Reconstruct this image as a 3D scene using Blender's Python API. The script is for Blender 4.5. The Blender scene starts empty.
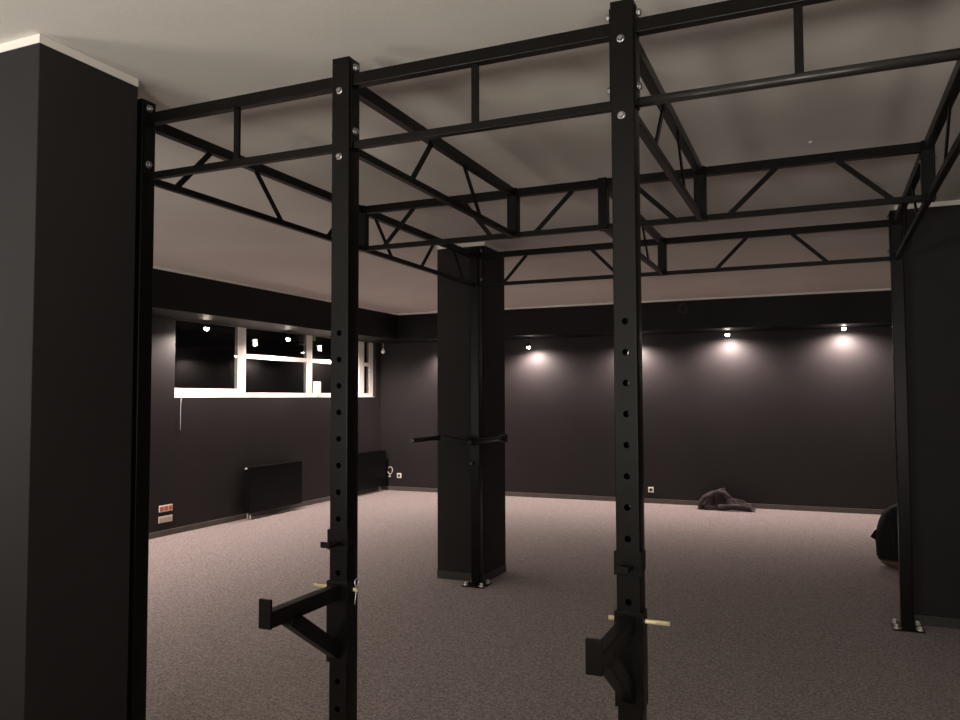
import bpy, bmesh, math, random
from math import sin, cos, pi, radians
from mathutils import Vector, Matrix, noise
random.seed(4)
scene = bpy.context.scene
COL = scene.collection

# ------------------------------------------------------------------ materials
def mat(name, color, rough=.5, metal=0., spec=.5, emit=None, estr=0., trans=0., ior=1.45):
    m = bpy.data.materials.new(name); m.use_nodes = True
    b = m.node_tree.nodes['Principled BSDF']
    b.inputs['Base Color'].default_value = (*color, 1)
    b.inputs['Roughness'].default_value = rough
    b.inputs['Metallic'].default_value = metal
    b.inputs['Specular IOR Level'].default_value = spec
    b.inputs['IOR'].default_value = ior
    b.inputs['Transmission Weight'].default_value = trans
    if emit:
        b.inputs['Emission Color'].default_value = (*emit, 1)
        b.inputs['Emission Strength'].default_value = estr
    return m

def noisy(m, scale, amount, bump=0., bscale=None, detail=4, dist=.002):
    """vary the base colour and surface relief with object-space noise"""
    nt = m.node_tree; b = nt.nodes['Principled BSDF']
    tc = nt.nodes.new('ShaderNodeTexCoord')
    n = nt.nodes.new('ShaderNodeTexNoise'); n.inputs['Scale'].default_value = scale; n.inputs['Detail'].default_value = detail
    nt.links.new(tc.outputs['Object'], n.inputs['Vector'])
    c = b.inputs['Base Color'].default_value[:]
    r = nt.nodes.new('ShaderNodeValToRGB')
    r.color_ramp.elements[0].position = .3; r.color_ramp.elements[1].position = .7
    r.color_ramp.elements[0].color = (*[max(0, v*(1-amount)) for v in c[:3]], 1)
    r.color_ramp.elements[1].color = (*[v*(1+amount) for v in c[:3]], 1)
    nt.links.new(n.outputs['Fac'], r.inputs['Fac']); nt.links.new(r.outputs['Color'], b.inputs['Base Color'])
    if bump:
        n2 = nt.nodes.new('ShaderNodeTexNoise'); n2.inputs['Scale'].default_value = bscale or scale; n2.inputs['Detail'].default_value = 3
        nt.links.new(tc.outputs['Object'], n2.inputs['Vector'])
        bp = nt.nodes.new('ShaderNodeBump'); bp.inputs['Strength'].default_value = bump; bp.inputs['Distance'].default_value = dist
        nt.links.new(n2.outputs['Fac'], bp.inputs['Height']); nt.links.new(bp.outputs['Normal'], b.inputs['Normal'])
    return m

M = {}
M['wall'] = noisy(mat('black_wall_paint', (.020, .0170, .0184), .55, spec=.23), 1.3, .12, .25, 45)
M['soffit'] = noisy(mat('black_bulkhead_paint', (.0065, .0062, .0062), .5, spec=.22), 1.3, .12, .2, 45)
M['pillar'] = noisy(mat('black_pillar_paint', (.021, .0192, .0198), .65, spec=.2), 1.3, .12, .25, 45)
M['ceil'] = noisy(mat('white_ceiling_paint', (.68, .66, .62), .9, spec=.1), 1.1, .05, .25, 60)
M['trim'] = mat('white_ceiling_edge', (.80, .77, .72), .7, spec=.2)
M['skirt'] = noisy(mat('grey_skirting', (.085, .072, .066), .4), 6, .15)
M['skirt_dark'] = noisy(mat('dark_grey_skirting', (.036, .034, .034), .45), 6, .15)
M['steel'] = noisy(mat('black_powder_coat', (.0050, .0043, .0041), .34, spec=.17), 14, .15, .15, 500, dist=.0005)
M['pipe'] = noisy(mat('dark_bar_steel', (.018, .0155, .014), .32, spec=.55), 14, .15)
M['zinc'] = noisy(mat('zinc_bolt_steel', (.42, .42, .43), .34, 1.), 60, .2)
M['brass'] = noisy(mat('yellow_zinc_pin', (.88, .76, .44), .32, .35), 80, .12)
M['frame'] = noisy(mat('white_window_frame', (.82, .78, .74), .35), 5, .03)
M['glass'] = mat('window_glass', (.86, .88, .88), .0, trans=1., ior=1.5)
M['rad'] = noisy(mat('black_radiator_enamel', (.0040, .0037, .0040), .45, spec=.16), 6, .1)
M['chrome'] = noisy(mat('chrome_pipe', (.78, .76, .73), .25, .6), 30, .08)
M['plastic'] = noisy(mat('white_socket_plastic', (.80, .76, .70), .4), 30, .04)
M['cream'] = noisy(mat('cream_socket_plastic', (.60, .52, .42), .4), 30, .06)
M['orange'] = noisy(mat('orange_socket_face', (.62, .19, .10), .45), 30, .1)
M['hole'] = mat('dark_socket_hole', (.02, .018, .016), .6)
M['bulb'] = mat('lit_lamp_glass', (1, .9, .8), .3, emit=(1, .86, .74), estr=60)
M['bulb_off'] = mat('unlit_frosted_bulb', (.85, .84, .80), .25)
M['lampblack'] = noisy(mat('black_lamp_housing', (.03, .028, .027), .3, .3), 30, .1)
M['cable'] = mat('pale_cable_sheath', (.55, .52, .50), .5)
M['sticker'] = noisy(mat('yellow_green_sticker', (.48, .62, .10), .5), 90, .25)  # green light reflected in the window glass, put into a flat colour
M['cloth'] = noisy(mat('dark_fleece_cloth', (.060, .050, .054), .9, spec=.15), 9, .5, .6, 60)
M['bag'] = noisy(mat('black_bag_nylon', (.010, .0098, .010), .7, spec=.2), 20, .2, .4, 120)
M['bagbase'] = noisy(mat('brown_bag_base', (.16, .085, .065), .7), 20, .2, .3, 120)

# carpet: loop pile in mixed greys and browns
def carpet():
    m = bpy.data.materials.new('grey_loop_carpet'); m.use_nodes = True
    nt = m.node_tree; b = nt.nodes['Principled BSDF']
    b.inputs['Roughness'].default_value = .95; b.inputs['Specular IOR Level'].default_value = .1
    b.inputs['Sheen Weight'].default_value = .15; b.inputs['Sheen Roughness'].default_value = .6
    tc = nt.nodes.new('ShaderNodeTexCoord')
    v = nt.nodes.new('ShaderNodeTexVoronoi'); v.inputs['Scale'].default_value = 115
    nt.links.new(tc.outputs['Object'], v.inputs['Vector'])
    n = nt.nodes.new('ShaderNodeTexNoise'); n.inputs['Scale'].default_value = 58; n.inputs['Detail'].default_value = 7; n.inputs['Roughness'].default_value = .75
    nt.links.new(tc.outputs['Object'], n.inputs['Vector'])
    r = nt.nodes.new('ShaderNodeValToRGB')
    r.color_ramp.elements[0].position = .34; r.color_ramp.elements[0].color = (.118, .098, .101, 1)
    r.color_ramp.elements[1].position = .68; r.color_ramp.elements[1].color = (.385, .315, .309, 1)
    e = r.color_ramp.elements.new(.5); e.color = (.228, .188, .187, 1)
    sep = nt.nodes.new('ShaderNodeSeparateColor'); nt.links.new(v.outputs['Color'], sep.inputs['Color'])
    mx = nt.nodes.new('ShaderNodeMix'); mx.data_type = 'FLOAT'; mx.inputs['Factor'].default_value = .30
    nt.links.new(n.outputs['Fac'], mx.inputs['A']); nt.links.new(sep.outputs['Red'], mx.inputs['B'])
    nt.links.new(mx.outputs['Result'], r.inputs['Fac'])
    nt.links.new(r.outputs['Color'], b.inputs['Base Color'])
    bp = nt.nodes.new('ShaderNodeBump'); bp.inputs['Strength'].default_value = .6; bp.inputs['Distance'].default_value = .004
    nt.links.new(v.outputs['Distance'], bp.inputs['Height']); nt.links.new(bp.outputs['Normal'], b.inputs['Normal'])
    return m
M['carpet'] = carpet()

# ------------------------------------------------------------------ mesh helpers
def obj(name, bm, m, parent=None, smooth=False, bevel=0., seg=2):
    bmesh.ops.recalc_face_normals(bm, faces=bm.faces[:])
    me = bpy.data.meshes.new(name); bm.to_mesh(me); bm.free()
    for k in (m if isinstance(m, (list, tuple)) else [m]): me.materials.append(k)
    if smooth:
        for p in me.polygons: p.use_smooth = True
    o = bpy.data.objects.new(name, me); COL.objects.link(o)
    if bevel:
        md = o.modifiers.new('edge', 'BEVEL'); md.width = bevel; md.segments = seg; md.limit_method = 'ANGLE'; md.angle_limit = radians(40)
        md.harden_normals = False
    if smooth == 'auto':
        pass
    if parent: o.parent = parent
    return o
def tag(o, label, cat, group=None):
    o['label'] = label; o['category'] = cat
    if group: o['group'] = group
    return o
def struct(o, label=None, cat=None):
    o['kind'] = 'structure'
    if label: o['label'] = label
    if cat: o['category'] = cat
    return o
def thing(name, loc, label, cat, group=None, rz=0):
    o = bpy.data.objects.new(name, None); COL.objects.link(o); o.location = loc; o.rotation_euler.z = rz
    o.empty_display_size = .1
    return tag(o, label, cat, group)
def copy_tree(o, parent=None):
    c = o.copy(); COL.objects.link(c)
    if parent is not None: c.parent = parent
    for ch in list(o.children): copy_tree(ch, c)
    return c
def B(): return bmesh.new()
def box(bm, x0, x1, y0, y1, z0, z1, mi=0):
    vs = [bm.verts.new((x, y, z)) for x in (x0, x1) for y in (y0, y1) for z in (z0, z1)]
    for f in ((0,1,3,2),(4,6,7,5),(0,4,5,1),(2,3,7,6),(0,2,6,4),(1,5,7,3)):
        bm.faces.new([vs[i] for i in f]).material_index = mi
    return vs
def frame_of(d, side=None):
    d = d.normalized()
    up = Vector((0,0,1)) if abs(d.z) < .95 else Vector((1,0,0))
    s = (side or up.cross(d)).normalized(); u = d.cross(s).normalized()
    return s, u
def bar(bm, a, b, w, h, side=None):
    """rectangular bar from a to b, w across (side), h along the other axis"""
    a, b = Vector(a), Vector(b); s, u = frame_of(b-a, side)
    vs = [bm.verts.new(p + s*(i*w/2) + u*(j*h/2)) for p in (a, b) for i, j in ((-1,-1),(1,-1),(1,1),(-1,1))]
    for f in ((3,2,1,0),(4,5,6,7),(0,1,5,4),(1,2,6,5),(2,3,7,6),(3,0,4,7)):
        bm.faces.new([vs[i] for i in f])
def rod(bm, a, b, r, n=20, r2=None, mi=0):
    a, b = Vector(a), Vector(b); s, u = frame_of(b-a); r2 = r if r2 is None else r2
    A = [bm.verts.new(a + s*(r*cos(2*pi*k/n)) + u*(r*sin(2*pi*k/n))) for k in range(n)]
    C = [bm.verts.new(b + s*(r2*cos(2*pi*k/n)) + u*(r2*sin(2*pi*k/n))) for k in range(n)]
    for k in range(n):
        f = bm.faces.new((A[k], A[(k+1)%n], C[(k+1)%n], C[k])); f.smooth = True; f.material_index = mi
    bm.faces.new(A[::-1]).material_index = mi; bm.faces.new(C).material_index = mi
def tube(bm, pts, r, n=10, closed=False):
    pts = [Vector(p) for p in pts]; rings = []; N = len(pts)
    for i, p in enumerate(pts):
        if closed: d = pts[(i+1)%N] - pts[i-1]
        else: d = pts[min(i+1, N-1)] - pts[max(i-1, 0)]
        s, u = frame_of(d)
        rings.append([bm.verts.new(p + s*(r*cos(2*pi*k/n)) + u*(r*sin(2*pi*k/n))) for k in range(n)])
    for i in range(N if closed else N-1):
        a, b = rings[i], rings[(i+1)%N]
        for k in range(n):
            f = bm.faces.new((a[k], a[(k+1)%n], b[(k+1)%n], b[k])); f.smooth = True
    if not closed:
        bm.faces.new(rings[0][::-1]); bm.faces.new(rings[-1])
def lathe(bm, prof, c=(0,0,0), n=24, mi=0):
    c = Vector(c); rings = []
    for r, z in prof:
        if r < 1e-6: rings.append([bm.verts.new(c + Vector((0,0,z)))])
        else: rings.append([bm.verts.new(c + Vector((r*cos(2*pi*k/n), r*sin(2*pi*k/n), z))) for k in range(n)])
    for a, b in zip(rings, rings[1:]):
        for k in range(n):
            k2 = (k+1) % n
            if len(a) == 1 and len(b) == 1: continue
            if len(a) == 1: f = bm.faces.new((a[0], b[k2], b[k]))
            elif len(b) == 1: f = bm.faces.new((a[k], a[k2], b[0]))
            else: f = bm.faces.new((a[k], a[k2], b[k2], b[k]))
            f.smooth = True; f.material_index = mi
def arc(fn, n): return [fn(i/n) for i in range(n+1)]

# ------------------------------------------------------------------ the room
H = 2.985          # ceiling
XL, XR_, YF, YB = -5.40, 5.2, -6.5, 9.44
ZS = 2.55         # underside of the bulkheads
WY0, WY1, WZ0 = 4.62, 9.274, 1.622    # window opening
bm = B(); box(bm, XL-.3, XR_+.2, YF-.2, YB+.2, -.12, 0); struct(obj('floor', bm, M['carpet']))
bm = B(); box(bm, XL-.3, XR_+.2, YF-.2, YB+.2, H, H+.15); struct(obj('ceiling', bm, M['ceil']))
bm = B()
box(bm, XL-.25, XL, YF-.2, WY0, 0, H); box(bm, XL-.25, XL, WY1, YB+.2, 0, H)
box(bm, XL-.25, XL, WY0, WY1, 0, WZ0-.008); box(bm, XL-.25, XL, WY0, WY1, ZS+.03, H)
struct(obj('wall_left', bm, M['wall']))
bm = B(); box(bm, XL, XR_, YB, YB+.2, 0, H); struct(obj('wall_back', bm, M['wall']))
bm = B(); box(bm, XR_, XR_+.2, YF-.2, YB+.2, 0, H); struct(obj('wall_right', bm, M['wall']))
bm = B(); box(bm, XL, XR_, YF-.2, YF, 0, H); struct(obj('wall_front', bm, M['wall']))
# bulkheads that carry the spotlights
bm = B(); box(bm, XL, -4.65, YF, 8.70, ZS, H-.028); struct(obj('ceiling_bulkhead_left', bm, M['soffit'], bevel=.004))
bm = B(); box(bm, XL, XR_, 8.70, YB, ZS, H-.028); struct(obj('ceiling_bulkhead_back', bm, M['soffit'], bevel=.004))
bm = B(); box(bm, XL, -4.645, YF, 8.695, H-.028, H); struct(obj('trim_1', bm, M['trim']))
bm = B(); box(bm, XL, XR_, 8.695, YB, H-.028, H); struct(obj('trim_2', bm, M['trim']))
# pillars
def pillar(name, x0, x1, y0, y1, n):
    bm = B(); box(bm, x0, x1, y0, y1, 0, H-.033); struct(obj('wall_pillar_'+name, bm, M['pillar'], bevel=.003))
    bm = B(); box(bm, x0-.001, x1+.001, y0-.001, y1+.001, H-.033, H); struct(obj('trim_%d' % n, bm, M['trim']))
    bm = B()
    box(bm, x0-.003, x1+.003, y0-.003, y1+.003, 0, .07); struct(obj('baseboard_pillar_'+name, bm, M['skirt_dark'], bevel=.002))
pillar('left', -1.50, -1.001, -.55, -.083, 3)
pillar('centre', -1.49, -1.022, 3.795, 4.27, 4)
pillar('right', 2.20, 2.70, 3.80, 4.27, 5)
bm = B(); box(bm, XL, XR_, YB-.014, YB, 0, .068); struct(obj('baseboard_back', bm, M['skirt'], bevel=.004))
bm = B(); box(bm, XL, XL+.014, YF, YB-.014, 0, .068); struct(obj('baseboard_left', bm, M['skirt'], bevel=.004))
bm = B(); box(bm, XR_-.014, XR_, YF, YB-.014, 0, .068); struct(obj('baseboard_right', bm, M['skirt'], bevel=.004))

# window band: frames and dark night glass
wx0, wx1 = -5.53, -5.46
bays = [(4.627, 5.80, 1.723, False), (5.958, 7.339, 1.672, True), (7.480, 8.812, 1.672, True), (8.981, 9.144, 1.672, True)]
ZT = ZS+.028
for i, (a, b, zb, tr) in enumerate(bays):
    lo = WY0 if i == 0 else (bays[i-1][1]+a)/2
    hi = WY1 if i == 3 else (b+bays[i+1][0])/2
    bm = B()
    box(bm, wx0, wx1, lo, a, WZ0, ZT); box(bm, wx0, wx1, b, hi, WZ0, ZT)
    box(bm, wx0, wx1, a, b, WZ0, zb); box(bm, wx0, wx1, a, b, ZT-.018, ZT)
    if tr: box(bm, wx0, wx1, a, b, 2.145, 2.205)
    # inner sash step
    for (y0, y1, z0, z1) in ((a, a+.012, zb, ZT-.018), (a+.012, b, zb, zb+.008)):
        box(bm, wx0+.01, wx1-.008, y0, y1, z0, z1)
    w = struct(obj('window_%d' % (i+1), bm, M['frame'], bevel=.003))
    gaps = [(zb, 2.145), (2.205, ZT-.018)] if tr else [(zb, ZT-.018)]
    for z0, z1 in gaps:
        bm = B(); box(bm, wx1-.034, wx1-.010, a, b, z0, z1); obj('pane', bm, M['glass'], w)
bm = B(); box(bm, wx1-.005, XL+.003, WY0, WY1-.05, WZ0-.008, WZ0+.001); struct(obj('trim_6', bm, M['frame'], bevel=.002))
# exterior wall of the light shaft outside, unlit
bm = B(); box(bm, -7.6, -7.5, 3, 11, -.5, 4); struct(obj('wall_outside', bm, M['wall']))

# ------------------------------------------------------------------ the rig
ZTOP, ZTB = 2.861, 2.813       # top rail
ZLO = 2.583                    # lower rail centre
PW = .039; PH = 2.921
X0, X1, X2, X3 = -1.06, 0., 1.095, 2.187
X3B = 2.196
Y0, Y1, Y2 = 0., 1.831, 3.691
rig = thing('training_rig', (X1, Y0, 0), 'large black steel pull-up rig of holed uprights and truss beams filling the room', 'gym rig')
def P(x, y, z): return (x-X1, y-Y0, z)

bolt_mesh = None
def make_bolt_mesh():
    bm = B()
    lathe(bm, [(0, 0), (.0135, 0), (.0145, .0012), (.0135, .003), (.0, .003)], n=20)
    A = [bm.verts.new((.0105*cos(pi/3*k), .0105*sin(pi/3*k), .003)) for k in range(6)]
    Bt = [bm.verts.new((.0105*cos(pi/3*k), .0105*sin(pi/3*k), .0095)) for k in range(6)]
    C_ = [bm.verts.new((.0085*cos(pi/3*k), .0085*sin(pi/3*k), .0115)) for k in range(6)]
    for k in range(6):
        bm.faces.new((A[k], A[(k+1)%6], Bt[(k+1)%6], Bt[k])); bm.faces.new((Bt[k], Bt[(k+1)%6], C_[(k+1)%6], C_[k]))
    bm.faces.new(C_)
    bmesh.ops.recalc_face_normals(bm, faces=bm.faces[:])
    me = bpy.data.meshes.new('bolt'); bm.to_mesh(me); bm.free(); me.materials.append(M['zinc']); return me
bolt_mesh = make_bolt_mesh()
anchor_mesh = bolt_mesh.copy(); anchor_mesh.materials.clear(); anchor_mesh.materials.append(M['chrome'])
def bolt(parent, loc, d, s=1.):
    o = bpy.data.objects.new('bolt', bolt_mesh); COL.objects.link(o); o.parent = parent
    o.location = loc; o.rotation_euler = Vector(d).to_track_quat('Z', 'Y').to_euler(); o.scale = (s, s, s)
    return o

def holed_face(bm, z0, z1, y, r, t, holes, w=PW):
    """a face of the tube in the plane y, from z0 to z1, with round holes; t = wall thickness inward"""
    sgn = -1 if y > 0 else 1
    n = 16
    def quad(pts):
        bm.faces.new([bm.verts.new(p) for p in pts])
    z = z0
    for hz in holes:
        if hz-.05 > z+1e-6: quad([(-w, y, z), (w, y, z), (w, y, hz-.05), (-w, y, hz-.05)])
        a0 = math.atan2(.05, w)
        angs = sorted(set([a0, pi-a0, pi+a0, 2*pi-a0] + [2*pi*k/n for k in range(n)]))
        outer = []; inner = []; deep = []
        for a in angs:
            c, s = cos(a), sin(a)
            k = min(w/abs(c) if abs(c) > 1e-9 else 1e9, .05/abs(s) if abs(s) > 1e-9 else 1e9)
            outer.append(bm.verts.new((k*c, y, hz+k*s)))
            inner.append(bm.verts.new((r*c, y, hz+r*s))); deep.append(bm.verts.new((r*c, y+sgn*t, hz+r*s)))
        m_ = len(angs)
        for k in range(m_):
            k2 = (k+1) % m_
            bm.faces.new((outer[k], outer[k2], inner[k2], inner[k])); bm.faces.new((inner[k], inner[k2], deep[k2], deep[k]))
        z = hz+.05
    if z < z1-1e-6: quad([(-w, y, z), (w, y, z), (w, y, z1), (-w, y, z1)])
def upright(x, y, holes, facing):
    """square tube upright; the holes go through front and back"""
    bm = B()
    zb, zt = .008, PH
    e = .005  # rounded corner radius
    w = PW
    hs = holes
    holed_face(bm, zb, zt, -w, .0108, .003, hs, w-e); holed_face(bm, zb, zt, w, .0108, .003, hs, w-e)
    # sides and corner roundings
    ring = []
    for cx, cy, a0 in ((w-e, -w+e, -pi/2), (w-e, w-e, 0)):
        for k in range(5): ring.append((cx+e*cos(a0+k*pi/8), cy+e*sin(a0+k*pi/8)))
    for s in (1, -1):
        r_ = [(s*a, b) for a, b in ring]
        lo = [bm.verts.new((a, b, zb)) for a, b in r_]; hi = [bm.verts.new((a, b, zt)) for a, b in r_]
        for k in range(len(r_)-1):
            f = bm.faces.new((lo[k], lo[k+1], hi[k+1], hi[k])) if s == 1 else bm.faces.new((lo[k+1], lo[k], hi[k], hi[k+1]))
            f.smooth = True
    bmesh.ops.remove_doubles(bm, verts=bm.verts[:], dist=1e-5)
    me = bpy.data.meshes.new('upright'); bm.to_mesh(me); bm.free(); me.materials.append(M['steel'])
    o = bpy.data.objects.new('upright', me); COL.objects.link(o); o.parent = rig; o.location = P(x, y, 0)
    bm = B(); box(bm, -w+.003, w-.003, -w+.003, w-.003, zt-.004, zt+.001); obj('end_cap', bm, M['steel'], o)
    bm = B(); box(bm, -.1, .1, -.1, .1, 0, .008)
    bp = obj('base_plate', bm, M['steel'], o, bevel=.0015)
    for i in (-1, 1):
        for j in (-1, 1): 
            bt = bolt(o, (i*.072, j*.072, .008), (0,0,1), 1.5); bt.scale.z = 2.6; bt.data = anchor_mesh
            bt.name = 'anchor_bolt'
    return o
HOL = [.155+.1*k for k in range(18)]           # up to 1.855
ups = {}
for (x, y) in ((X0, Y0), (X1, Y0), (X2, Y0), (X3, Y0), (X0, Y2), (X3B, Y2)):
    ups[(x, y)] = upright(x, y, HOL if y == Y0 else [], None)
# bolts through the front faces hold the beams that run back; side bolts hold the front beams
for x in (X0, X1, X2, X3):
    u = ups[(x, Y0)]
    for z in (2.792, 2.535): bolt(u, (-.004, -PW, z), (0,-1,0), .95)
    for s in (-1, 1):
        if (x == X0 and s == -1) or (x == X3 and s == 1): continue
        for z in (2.885, 2.635): bolt(u, (s*(PW+.006), -.006, z), (s,0,0), 1.15)
for x in (X0, X3B):
    u = ups[(x, Y2)]
    s = 1 if x == X0 else -1
    for z in (2.885, 2.635): bolt(u, (s*(PW+.006), 0, z), (s,0,0), 1.1); bolt(u, (-s*PW, 0, z), (-s,0,0), 1.1)

def truss(a, b, struts, verts=(), round_low=False, plates=(True, True), plate_w=.055):
    """a truss beam between plan points a and b: rectangular top rail, lower rail, slanted struts and uprights"""
    a3 = Vector(P(a[0], a[1], 0)); b3 = Vector(P(b[0], b[1], 0)); d = (b3-a3).normalized(); L = (b3-a3).length
    side = Vector((0,0,1)).cross(d)
    zc = (ZTOP+ZTB)/2
    def at(t, z): return a3 + d*t + Vector((0,0,z))
    bm = B(); bar(bm, at(0, zc), at(L, zc), .04, ZTOP-ZTB, side); top = obj('truss_beam', bm, M['steel'], rig, bevel=.003)
    bm = B()
    if round_low: rod(bm, at(0, ZLO), at(L, ZLO), .0165)
    else: bar(bm, at(0, ZLO), at(L, ZLO), .030, .030, side)
    obj('lower_rail', bm, M['pipe'] if round_low else M['steel'], top, bevel=0 if round_low else .0025)
    for t0, t1 in struts:      # bottom t, top t
        bm = B(); bar(bm, at(t0, ZLO+.008), at(t1, ZTB+.004), .010, .027, side); obj('strut', bm, M['steel'], top, bevel=.0015)
    for t in verts:
        bm = B(); bar(bm, at(t, ZLO+.01), at(t, ZTB+.002), .014, .027, side); obj('strut', bm, M['steel'], top, bevel=.0015)
    def post_end(k):
        q = (a, b)[k]; return any(abs(q[0]-ux)+abs(q[1]-uy) < .06 for ux, uy in ups)
    for k, (on, t, s) in enumerate(((plates[0], 0, 1), (plates[1], L, -1))):
        if on:
            bm = B(); bar(bm, at(t+s*.003, 2.566), at(t+s*.003, 2.905 if post_end(k) else 2.862), plate_w, .006, side); obj('end_plate', bm, M['steel'], top, bevel=.001)
    return top
g = PW
# front row
truss((X0+g, Y0), (X1-g, Y0), [], [.49])
truss((X1+g, Y0), (X2-g, Y0), [], [.511])
truss((X2+g, Y0), (X3-g, Y0), [], [.50], round_low=True)
# beams that run back from the uprights; each far end hangs a square drop post
def drop(x, y, parent=None, w=.052):
    bm = B(); 
    o_x, o_y = x, y
    box(bm, x-X1-w/2, x-X1+w/2, y-Y0-w/2, y-Y0+w/2, 2.568, 2.866)
    o = obj('drop_post', bm, M['steel'], rig, bevel=.003)
    return o
A_STR = []
for k in range(3):
    o_ = 1.23*k - g
    A_STR += [(.205+o_, .425+o_), (.985+o_, .765+o_)]
truss((X0, Y0+g), (X0, Y2-g), A_STR)
truss((X3, Y0+g), (X3, Y1-.026), [(.50, .70), (1.27, 1.06)])
truss((X3, Y1+.026), (X3B, Y2-g), [(.50, .70), (1.27, 1.06)])
truss((X1, Y0+g), (X1, Y1-.026), [(.50, .70), (1.28, 1.07)])
truss((X2, Y0+g), (X2, Y1-.026), [(.485, .68), (1.24, 1.04)])
XM = .5526
truss((XM, Y1+.026), (XM, Y2-.026), [(.48, .68), (1.28, 1.07)])
# middle row
truss((X0+.026, Y1), (X1-.026, Y1), [(.14, .355), (.885, .705)])
truss((X1+.026, Y1), (XM-.026, Y1), [(.115, .345)], plates=(True, False))
truss((XM+.026, Y1), (X2-.026, Y1), [(.375, .145)], plates=(False, True))
truss((X2+.026, Y1), (X3-.026, Y1), [(.125, .365), (.905, .66)])
# back row
truss((X0+g, Y2), (XM-.026, Y2), [(.22, .43), (1.22, 1.0)])
truss((XM+.026, Y2), (X3B-g, Y2), [(.385, .61), (1.165, .93)])
for x in (X1, X2, XM): drop(x, Y1)
drop(X0, Y1); drop(X3, Y1); drop(XM, Y2)
for o_x in (X3, X1, X2, XM):
    for s in (-1, 1):
        for z in (2.77, 2.62):
            bb = bolt(rig, P(o_x+s*.026, Y1-.0, z), (s,0,0), 1.1) if o_x == X3 else None

# ------------------------------------------------------------------ attachments
def spotter_arm(x, pin0, pin1, label, clip):
    """x: upright centre. arm reaches towards -y."""
    t = thing('spotter_arm', (x, 0, .655), label, 'rack arm', 'spotter arms pinned to the front uprights')
    z = lambda v: v-.655
    w = PW+.001
    bm = B()   # U-shaped saddle round the upright
    box(bm, -w-.006, w+.006, -w-.006, -w, -.03, z(.925))
    box(bm, -w-.006, -w, -w, .026, -.03, z(.925)); box(bm, w, w+.006, -w, .026, -.03, z(.925))
    obj('saddle_bracket', bm, M['steel'], t, bevel=.0015)
    bm = B(); bar(bm, (0, -w-.006, z(.888)), (0, -.452, z(.888)), .042, .054, Vector((1,0,0)));
    obj('arm', bm, M['steel'], t, bevel=.004)
    bm = B(); bar(bm, (0, -w-.004, z(.668)), (0, -.335, z(.866)), .042, .054, Vector((1,0,0))); obj('brace', bm, M['steel'], t, bevel=.004)
    bm = B(); box(bm, -.0235, .0235, -.464, -.452, z(.861), z(.957)); obj('end_stop', bm, M['steel'], t, bevel=.002)
    bm = B(); rod(bm, (pin0-x, 0, z(.890)), (pin1-x, 0, z(.890)), .0075); p = obj('pin', bm, M['brass'], t); p['label'] = 'yellow zinc locking pin'
    if clip:
        cx = pin1-x-.006
        bm = B()
        ring = [(cx+.003*k/12, -.006+.014*cos(pi*2*k/12-pi/2), z(.918)+.014*sin(pi*2*k/12-pi/2)) for k in range(13)]
        tail = [(cx+.004, -.012, z(.895)), (cx+.004, -.018, z(.87)), (cx+.004, -.024, z(.842))]
        tube(bm, ring, .0025, 8); tube(bm, [ring[0]]+tail, .0022, 8)
        c = obj('spring_clip', bm, M['chrome'], p); c['label'] = 'bright wire spring clip'
    return t
spotter_arm(X1, -.134, .066, 'black braced spotter arm on the upright nearer the windows, pin held by wire clip', True)
spotter_arm(X2, 1.021, 1.218, 'black braced spotter arm on the right-hand of the two near uprights', False)
def j_cup(x, label):
    t = thing('j_cup', (x, 0, 1.04), label, 'rack hook', 'small hooks on the front uprights')
    w = PW+.001
    bm = B()
    box(bm, -w-.005, w+.005, -w-.005, -w, 0, .075); box(bm, -w-.005, -w, -w, .02, .012, .075); box(bm, w, w+.005, -w, .02, .012, .075)
    obj('saddle_bracket', bm, M['steel'], t, bevel=.0015)
    bm = B(); box(bm, -.020, .020, -.120, -w-.005, .022, .032); box(bm, -.020, .020, -.126, -.118, .022, .044)
    obj('hook', bm, M['steel'], t, bevel=.002)
    return t
j_cup(X1, 'small black hook bracket above the spotter arm on the upright nearer the windows')
j_cup(X2, 'small black hook bracket above the spotter arm on the right-hand near upright')
# parallel dip handles on the upright at the middle pillar
t = thing('dip_handles', (X0, Y2-PW-.0015, 1.0), 'black pair of parallel dip handles mounted on the upright at the middle pillar', 'dip bars')
bm = B(); box(bm, -.045, .045, -.008, 0, .02, .30); box(bm, -.045, -.0395, 0, .05, .02, .30); box(bm, .0395, .045, 0, .05, .02, .30)
obj('saddle_bracket', bm, M['steel'], t, bevel=.001)
bm = B(); bar(bm, (0, -.026, .215), (-.26, -.16, .265), .042, .042, Vector((0,0,1))); bar(bm, (0, -.026, .215), (.325, -.16, .272), .042, .042, Vector((0,0,1)))
obj('cross_bar', bm, M['steel'], t, bevel=.004)
bm = B(); rod(bm, (-.26, -.14, .265), (-.26, -.655, .265), .020); obj('handle', bm, M['pipe'], t, bevel=.002)
bm = B(); rod(bm, (.325, -.14, .272), (.325, -.84, .272), .018); obj('handle', bm, M['steel'], t, bevel=.002)
bm = B(); box(bm, .297, .353, -.185, -.125, .235, .305); obj('handle_socket', bm, M['steel'], t, bevel=.003)
bm = B(); rod(bm, (-.02, -.008, .045), (-.02, -.035, .045), .014); obj('lock_knob', bm, M['lampblack'], t, bevel=.002)

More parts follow.
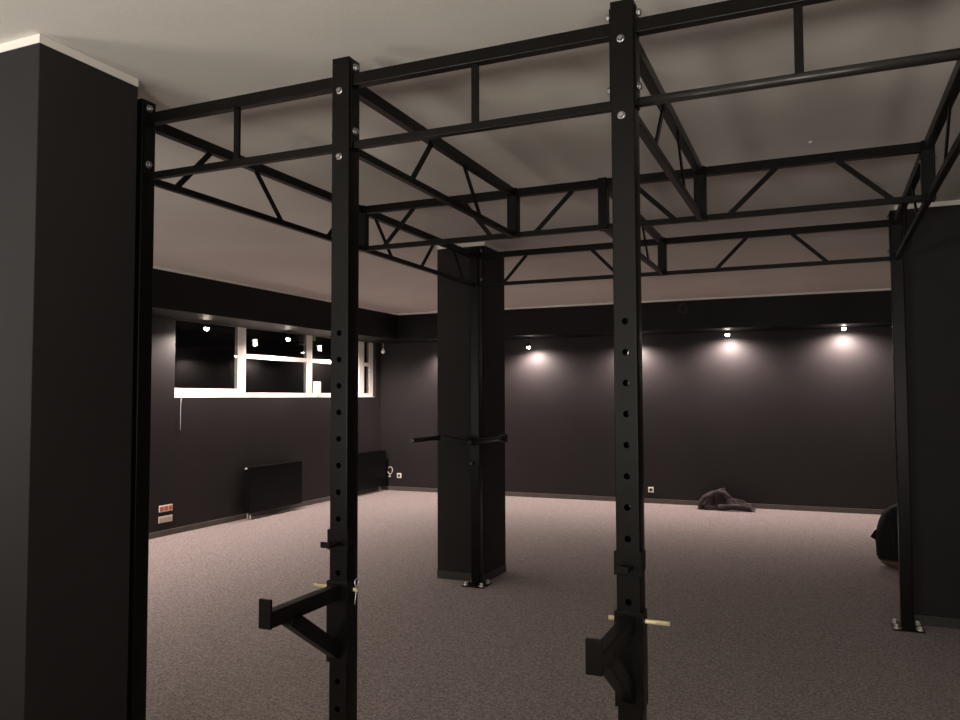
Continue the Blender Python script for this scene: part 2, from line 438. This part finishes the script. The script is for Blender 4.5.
# ------------------------------------------------------------------ lamps
def spotlight(x, y, z, aim, label, power, lit=True, col=(1, .84, .75)):
    t = thing('ceiling_spotlight', (x, y, ZS), label, 'spotlight', 'spotlights under the bulkheads')
    d = ZS - z
    bm = B(); lathe(bm, [(0, 0), (.04, 0), (.042, -.008), (.036, -.02), (0, -.02)], n=28); obj('canopy', bm, M['lampblack'], t)
    bm = B(); rod(bm, (0, 0, -.018), (0, 0, -d+.05), .006, 12); obj('stem', bm, M['lampblack'], t)
    a = Vector(aim).normalized(); c = Vector((0, 0, -d))
    bm = B()
    q = a.to_track_quat('Z', 'Y').to_matrix()
    lathe(bm, [(0, -.055), (.016, -.055), (.022, -.05), (.030, -.015), (.032, -.004), (.030, -.004), (.027, -.012), (0, -.012)], n=28)
    bmesh.ops.transform(bm, matrix=Matrix.Translation(c) @ q.to_4x4(), verts=bm.verts[:])
    obj('lamp_head', bm, M['lampblack'], t)
    bm = B(); lathe(bm, [(0, .034), (.014, .031), (.026, .018), (.029, .004), (.027, -.006), (0, -.009)], n=24)
    bmesh.ops.transform(bm, matrix=Matrix.Translation(c) @ q.to_4x4(), verts=bm.verts[:])
    b = obj('bulb', bm, M['bulb'], t, smooth=True); b['label'] = 'glowing warm white bulb'
    L = bpy.data.lights.new('spot_beam', 'SPOT'); L.energy = power; L.color = col; L.spot_size = radians(172); L.spot_blend = .75; L.shadow_soft_size = .03
    lo = bpy.data.objects.new('spot_beam', L); COL.objects.link(lo); lo.parent = t; lo.location = c + a*.06
    lo.rotation_euler = (-a).to_track_quat('Z', 'Y').to_euler()
    return t
PWB = 150
backs = [(-4.07, 2.43, 'back wall spotlight half hidden behind the middle pillar, lighting the wall left of it'),
         (-2.55, 2.405, 'back wall spotlight just right of the middle pillar, hanging lowest'),
         (-.93, 2.44, 'back wall spotlight behind the right-hand near upright'),
         (.48, 2.50, 'back wall spotlight midway between the right-hand near upright and the right pillar'),
         (2.00, 2.53, 'back wall spotlight nearest the right pillar, small bright point'),
         ]
for x, z, lb in backs:
    spotlight(x, 9.18, z, (.08 if x < -1 else 0, .16, -1), lb, PWB)
spotlight(3.55, 9.18, 2.5, (0, .42, -1), 'back wall spotlight hidden behind the right pillar', PWB)
for y, z, lb in ((.15, 2.45, 'window wall spotlight furthest from the window, hidden by the left pillar'), (1.75, 2.45, 'window wall spotlight hidden by the left pillar, second from its end of the row'), (3.35, 2.45, 'window wall spotlight hidden behind the left near upright and pillar'), (4.90, 2.465, 'window wall spotlight in front of the first window pane'),  # first two spots are added, unseen, to light the floor at left
              (6.51, 2.44, 'window wall spotlight in front of the second window'), (8.10, 2.45, 'window wall spotlight hidden behind the near upright with the spring clip')):
    spotlight(-5.18, y, z, (-.12, 0, -1), lb, PWB*1.05)
# unlit pendant bulb in the back left corner
t = thing('pendant_bulb', (-5.2, 9.17, ZS), 'small unlit white bulb hanging by a thin cable in the back left corner', 'bulb')
bm = B(); rod(bm, (0,0,0), (0,0,-.10), .004, 10); obj('cable', bm, M['cable'], t)
bm = B(); lathe(bm, [(0, -.095), (.012, -.10), (.014, -.115), (.03, -.14), (.032, -.16), (.022, -.182), (0, -.19)], n=24); obj('bulb', bm, M['bulb_off'], t)

# ------------------------------------------------------------------ radiators, sockets, small wall things
def radiator(y0, y1, label, valve_side):
    t = thing('radiator', (XL+.0625, (y0+y1)/2, .09), label, 'radiator', 'radiators below the windows')
    L2 = (y1-y0)/2; x0, x1 = 0, .10
    bm = B(); box(bm, .075, x1, -L2, L2, .0, .60); box(bm, x0, .022, -L2, L2, 0, .60)
    # shallow pressed flutes on the front panel
    n = int((y1-y0)/.05)
    for k in range(n):
        yy = -L2+.03+(2*L2-.06)*k/(n-1)
        box(bm, x1, x1+.0012, yy-.014, yy+.014, .03, .565)
    obj('panel', bm, M['rad'], t, bevel=.002)
    bm = B(); box(bm, x0, x1, -L2-.004, -L2, .01, .59); obj('side_cover', bm, M['rad'], t, bevel=.001)
    bm = B(); box(bm, x0, x1, L2, L2+.004, .01, .59); obj('side_cover', bm, M['rad'], t, bevel=.001)
    bm = B(); box(bm, x0, x1+.003, -L2, L2, .60, .606)
    m = 40
    for k in range(m):
        yy = -L2+.02+(2*L2-.04)*k/(m-1); box(bm, x0+.025, x1-.02, yy-.004, yy+.004, .604, .610)
    obj('top_grille', bm, M['rad'], t, bevel=.001)
    s = -1 if valve_side < 0 else 1
    bm = B(); rod(bm, (.05, s*(L2+.004), .585), (.05, s*(L2+.035), .585), .013); obj('bleed_valve', bm, M['chrome'], t, bevel=.001)
    for k in (0, 1):
        bm = B(); tube(bm, [(.03+.045*k, s*(L2-.04), .0), (.03+.045*k, s*(L2-.04), -.05), (.03+.045*k, s*(L2-.04), -.09)], .009, 12); obj('pipe', bm, M['chrome'], t)
    bm = B(); box(bm, -.06, 0, -.5*L2, -.5*L2+.03, .05, .5); box(bm, -.06, 0, .5*L2-.03, .5*L2, .05, .5); obj('wall_bracket', bm, M['rad'], t)
    return t
radiator(5.80, 6.93, 'black panel radiator below the windows with chrome pipes, nearer the camera', -1)
radiator(8.15, 9.33, 'black panel radiator in the back left corner, partly behind the near upright', -1)

def plate(name, loc, wid, hgt, n, rim, face, axis, label, group=None):
    """a wall socket plate with n round sockets; axis 'x' = on left wall facing +x, 'y' = on the back wall facing -y"""
    t = thing(name, loc, label, 'socket', group, rz=0 if axis == 'y' else pi/2)
    bm = B(); box(bm, -wid/2, wid/2, -.010, 0, 0, hgt); obj('plate', bm, rim, t, bevel=.003)
    for k in range(n):
        cx = -wid/2 + wid*(k+.5)/n; s = min(hgt, wid/n)*.40
        bm = B(); box(bm, cx-s, cx+s, -.013, -.0095, hgt/2-s, hgt/2+s); o = obj('socket_face', bm, face, t, bevel=.002)
        bm = B(); rod(bm, (cx, -.0135, hgt/2), (cx, -.0128, hgt/2), s*.68, 20)
        h = obj('socket_well', bm, M['hole'] if n == 1 else face, o)
        bm = B()
        for dx in (-.0095, .0095): rod(bm, (cx+dx, -.0145, hgt/2), (cx+dx, -.0132, hgt/2), .003, 10)
        obj('pin_hole', bm, M['hole'], o)
    return t
plate('wall_socket', (XL, 4.505, .283), .205, .076, 3, M['plastic'], M['orange'], 'x', 'upper socket strip on the window wall, with three orange-red outlets in white rim', 'socket strips on window wall')
plate('wall_socket', (XL, 4.502, .158), .210, .076, 3, M['cream'], M['cream'], 'x', 'lower cream socket strip on the window wall, just above the skirting', 'socket strips on window wall')
plate('wall_socket', (-.694, YB, .160), .082, .082, 1, M['plastic'], M['plastic'], 'y', 'single white socket low on the back wall, left of the crumpled garment')
plate('wall_socket', (-5.03, YB, .215), .085, .085, 1, M['plastic'], M['plastic'], 'y', 'single white socket in the back left corner beside the radiator')
# white cable loop by the radiator end
bm = B()
pts = [(-5.19+.045*cos(a), 9.402+.006*sin(3*a), .345+.062*sin(a)) for a in [2.6-5.4*k/24 for k in range(25)]]
tube(bm, pts, .0075, 10)
t = thing('cable_loop', (-5.19, 9.42, .345), 'open ring of pale grey cable on back wall at the corner radiator end', 'cable')
o = obj('loop', bm, M['cable'], t); o.location = (5.19, -9.42, -.345)
bm = B(); rod(bm, (-5.21-(-5.19), .02, -.105), (-5.21-(-5.19), -.012, -.105), .017); rod(bm, (-.02, .018, -.105), (-.028, .012, -.06), .004)
o = obj('cable_plug', bm, M['cable'], t)
# thin cord hanging below the sill
bm = B(); tube(bm, [(XL+.016, 4.715, 1.632), (XL+.008, 4.715, 1.55), (XL+.006, 4.716, 1.4), (XL+.007, 4.716, 1.225)], .0035, 8)
tag(obj('blind_cord', bm, M['cable']), 'thin pale cord hanging down the black wall from the window sill', 'cord')
# white box on the sill and a green reflection painted as a patch on the pane
t = thing('junction_box', (-5.435, 7.57, WZ0), 'white upright plastic box standing on the sill against the third window', 'box')
bm = B(); box(bm, -.035, .035, -.055, .055, 0, .235); obj('case', bm, M['plastic'], t, bevel=.005)
bm = B(); box(bm, .0355, .040, -.048, .048, .02, .215); obj('lid', bm, M['plastic'], t, bevel=.003)
bm = B(); box(bm, -5.482, -5.479, 7.49, 7.58, 2.485, 2.55)
tag(obj('window_sticker', bm, M['sticker']), 'small yellow-green sticker at the top corner of the third window', 'sticker')
# round cover on the back bulkhead and a screw plug on the ceiling
t = thing('vent_cover', (-.06, 8.698, 2.85), 'faint round black cover high on the back bulkhead', 'vent')
bm = B(); tube(bm, [(.062*cos(2*pi*k/28), -.006, .062*sin(2*pi*k/28)) for k in range(28)], .008, 8, closed=True); obj('rim', bm, M['lampblack'], t)
bm = B(); rod(bm, (0, .004, 0), (0, -.004, 0), .058, 28); obj('disc', bm, M['soffit'], t)
bm = B(); rod(bm, (1.655, 2.003, H+.001), (1.655, 2.003, H-.008), .010, 16)
tag(obj('ceiling_plug', bm, M['frame'], bevel=.002), 'tiny white plug on the ceiling above the right bay of the rig', 'ceiling plug')

# ------------------------------------------------------------------ crumpled garment by the back wall
def garment():
    bm = B(); nx, ny = 96, 40; Lx, Ly = .78, .34
    prof = [(0, .02), (.03, .11), (.08, .18), (.15, .235), (.22, .275), (.30, .30), (.37, .28), (.42, .215), (.46, .17), (.52, .15), (.6, .13), (.66, .10), (.72, .10), (.75, .07), (.78, .02)]
    def ph(x):
        for (a, ha), (b, hb) in zip(prof, prof[1:]):
            if a <= x <= b: return ha + (hb-ha)*(x-a)/(b-a)
        return 0
    grid = []
    for i in range(nx+1):
        row = []
        u = i/nx; x = u*Lx
        for j in range(ny+1):
            v = j/ny; y = (v-.5)*Ly
            dome = max(0, 1-abs(2*v-1)**2.6)**.6
            edge = min(1, min(u, 1-u)*14)
            q = Vector((x*9, y*11, 0))
            ridge = 1-abs(noise.noise(q + Vector((noise.noise(q*.7)*1.5, 0, 3))))*2.0
            fold = .5+.5*sin(26*(x*.8+y*1.3)+3*noise.noise(q*.5))
            h = ph(x)*dome*(.52+.36*ridge+.20*fold)
            # a sleeve hole: dark hollow facing the camera
            hx, hy = x-.27, y+.12
            h *= 1-.55*math.exp(-(hx*hx/.0016+hy*hy/.0022))
            wob = .02*noise.noise(Vector((x*12, v*5, 7)))
            row.append(bm.verts.new((x+wob*edge, y*(.8+.25*sin(x*9))+wob, max(.004, h*edge+.006))))
        grid.append(row)
    base = [[bm.verts.new((vv.co.x, vv.co.y, 0)) for vv in (row[0], row[-1])] for row in grid]
    for i in range(nx):
        for j in range(ny):
            bm.faces.new((grid[i][j], grid[i+1][j], grid[i+1][j+1], grid[i][j+1])).smooth = True
        bm.faces.new((base[i][0], base[i+1][0], grid[i+1][0], grid[i][0])); bm.faces.new((grid[i][-1], grid[i+1][-1], base[i+1][1], base[i][1]))
        bm.faces.new((base[i][0], base[i][1], base[i+1][1], base[i+1][0]))
    return bm
t = thing('crumpled_jacket', (.03, 9.19, 0), 'dark grey garment lying crumpled on the carpet against the back wall', 'clothing')
obj('cloth_body', garment(), M['cloth'], t)
bm = B()   # a sleeve flung over the heap
tube(bm, [(.05, -.15, .04), (.075, -.17, .12), (.13, -.16, .18), (.21, -.13, .225), (.30, -.11, .25), (.38, -.10, .235), (.43, -.11, .17)], .036, 14)
for v in bm.verts: v.co += Vector((0, 0, 1))*.012*noise.noise(v.co*30) + Vector((.01*noise.noise(v.co*22+Vector((5,0,0))), 0, 0))
obj('sleeve', bm, M['cloth'], t)
bm = B(); tube(bm, [(.30, -.17, .05), (.42, -.19, .06), (.54, -.18, .075), (.63, -.17, .065), (.74, -.16, .045)], .034, 14)
for v in bm.verts: v.co.z = max(.004, v.co.z + .014*noise.noise(v.co*26))
obj('sleeve', bm, M['cloth'], t)

# ------------------------------------------------------------------ black bag behind the right pillar
t = thing('backpack', (2.50, 5.85, 0), 'slumped black backpack with brown base on the floor behind the right pillar', 'bag')
def blob(rows, n=40, dy=.17):
    bm = B(); rings = []
    for z, l, r in rows:
        cx = (l+r)/2; rx = (r-l)/2; ring = []
        for k in range(n):
            a = 2*pi*k/n; c, s = cos(a), sin(a)
            e = .75
            px = cx + rx*math.copysign(abs(c)**e, c); py = dy*(1 if .04 < z < .5 else .85)*math.copysign(abs(s)**e, s)
            w_ = .012*noise.noise(Vector((px*7, py*7, z*7)))
            ring.append(bm.verts.new((px+w_, py+w_, z)))
        rings.append(ring)
    for a, b in zip(rings, rings[1:]):
        for k in range(n): bm.faces.new((a[k], a[(k+1)%n], b[(k+1)%n], b[k])).smooth = True
    bm.faces.new(rings[0][::-1]); bm.faces.new(rings[-1])
    return bm
obj('bag_body', blob([(.075, -.35, .30), (.12, -.365, .33), (.2, -.365, .35), (.28, -.375, .36), (.35, -.36, .35), (.42, -.335, .33), (.50, -.30, .29), (.56, -.24, .24), (.60, -.16, .16), (.615, -.08, .08)]), M['bag'], t)
b = obj('bag_base', blob([(.0, -.25, .24), (.015, -.29, .27), (.04, -.325, .29), (.085, -.352, .30)], dy=.172), M['bagbase'], t); b['label'] = 'reddish brown base'
bm = B(); bar(bm, (-.35, -.02, .33), (-.395, -.03, .262), .022, .045, Vector((0,1,0))); obj('side_strap', bm, M['bag'], t, bevel=.006)
bm = B(); box(bm, -.24, .22, -.205, -.13, .11, .36); obj('front_pocket', bm, M['bag'], t, bevel=.03, seg=4)
bm = B(); tube(bm, arc(lambda u: (-.07+.14*u, 0, .60+.055*sin(pi*u)), 10), .011, 10); obj('grab_handle', bm, M['bag'], t)

# ------------------------------------------------------------------ added fill uplights, out of view, that brighten the ceiling
TILT = radians(24)
def uplight(x, y, power, col, r=.5, z=1.45, label=''):
    t = thing('standing_uplight', (x, y, 0), label, 'lamp')
    bm = B(); lathe(bm, [(0, 0), (.22, 0), (.22, .015), (.05, .03), (0, .03)], n=32); obj('base', bm, M['lampblack'], t)
    bm = B(); rod(bm, (0, 0, .03), (0, 0, z-.16), .018, 16); obj('pole', bm, M['lampblack'], t)
    bm = B(); lathe(bm, [(0, z-.18), (.12, z-.16), (r-.06, z-.06), (r, z), (r-.012, z), (r-.07, z-.05), (0, z-.05)], n=48)
    tilt = Matrix.Translation((0, 0, z-.1)) @ Matrix.Rotation(-TILT, 4, 'X') @ Matrix.Translation((0, 0, .1-z))
    bmesh.ops.transform(bm, matrix=tilt, verts=bm.verts[:]); obj('bowl', bm, M['lampblack'], t)
    L = bpy.data.lights.new('uplight_disc', 'AREA'); L.shape = 'DISK'; L.size = 2*r-.12; L.energy = power; L.color = col
    lo = bpy.data.objects.new('uplight_disc', L); COL.objects.link(lo); lo.parent = t; lo.location = tilt @ Vector((0, 0, z-.02)); lo.rotation_euler = (pi-TILT, 0, 0)
UPC = (1, .935, .83)
uplight(-3.9, -2.8, 85, UPC, r=.6, label='black bowl uplight standing furthest left behind the camera')
uplight(-1.4, -4.6, 125, UPC, r=.6, label='black bowl uplight standing behind the left pillar, out of view')
uplight(1.4, -5.0, 150, UPC, r=.6, label='black bowl uplight standing straight behind the camera')
uplight(3.6, -4.4, 95, UPC, r=.6, label='black bowl uplight standing to the right behind the camera')

w = bpy.data.worlds.new('night'); scene.world = w; w.use_nodes = True
w.node_tree.nodes['Background'].inputs['Color'].default_value = (.05, .06, .09, 1)
w.node_tree.nodes['Background'].inputs['Strength'].default_value = .02

# ------------------------------------------------------------------ camera
yw, pt, ro, f = .4068, .0470, -.0035, 785.28
fw = Vector((-sin(yw)*cos(pt), cos(yw)*cos(pt), sin(pt))); rt = Vector((cos(yw), sin(yw), 0)); up = rt.cross(fw)
rt2 = rt*cos(ro)+up*sin(ro); up2 = up*cos(ro)-rt*sin(ro)
cam = bpy.data.cameras.new('camera'); co = bpy.data.objects.new('camera', cam); COL.objects.link(co)
m = Matrix.Identity(4)
for i in range(3): m[i][0] = rt2[i]; m[i][1] = up2[i]; m[i][2] = -fw[i]
m.translation = Vector((1.667, -2.5577, 1.6113)); co.matrix_world = m
cam.sensor_width = 36; cam.lens = f/960*36; cam.clip_start = .05
scene.camera = co
vs = scene.view_settings
vs.view_transform = 'Standard'; vs.look = 'None'; vs.gamma = 1; vs.use_curve_mapping = False; vs.exposure = 0.
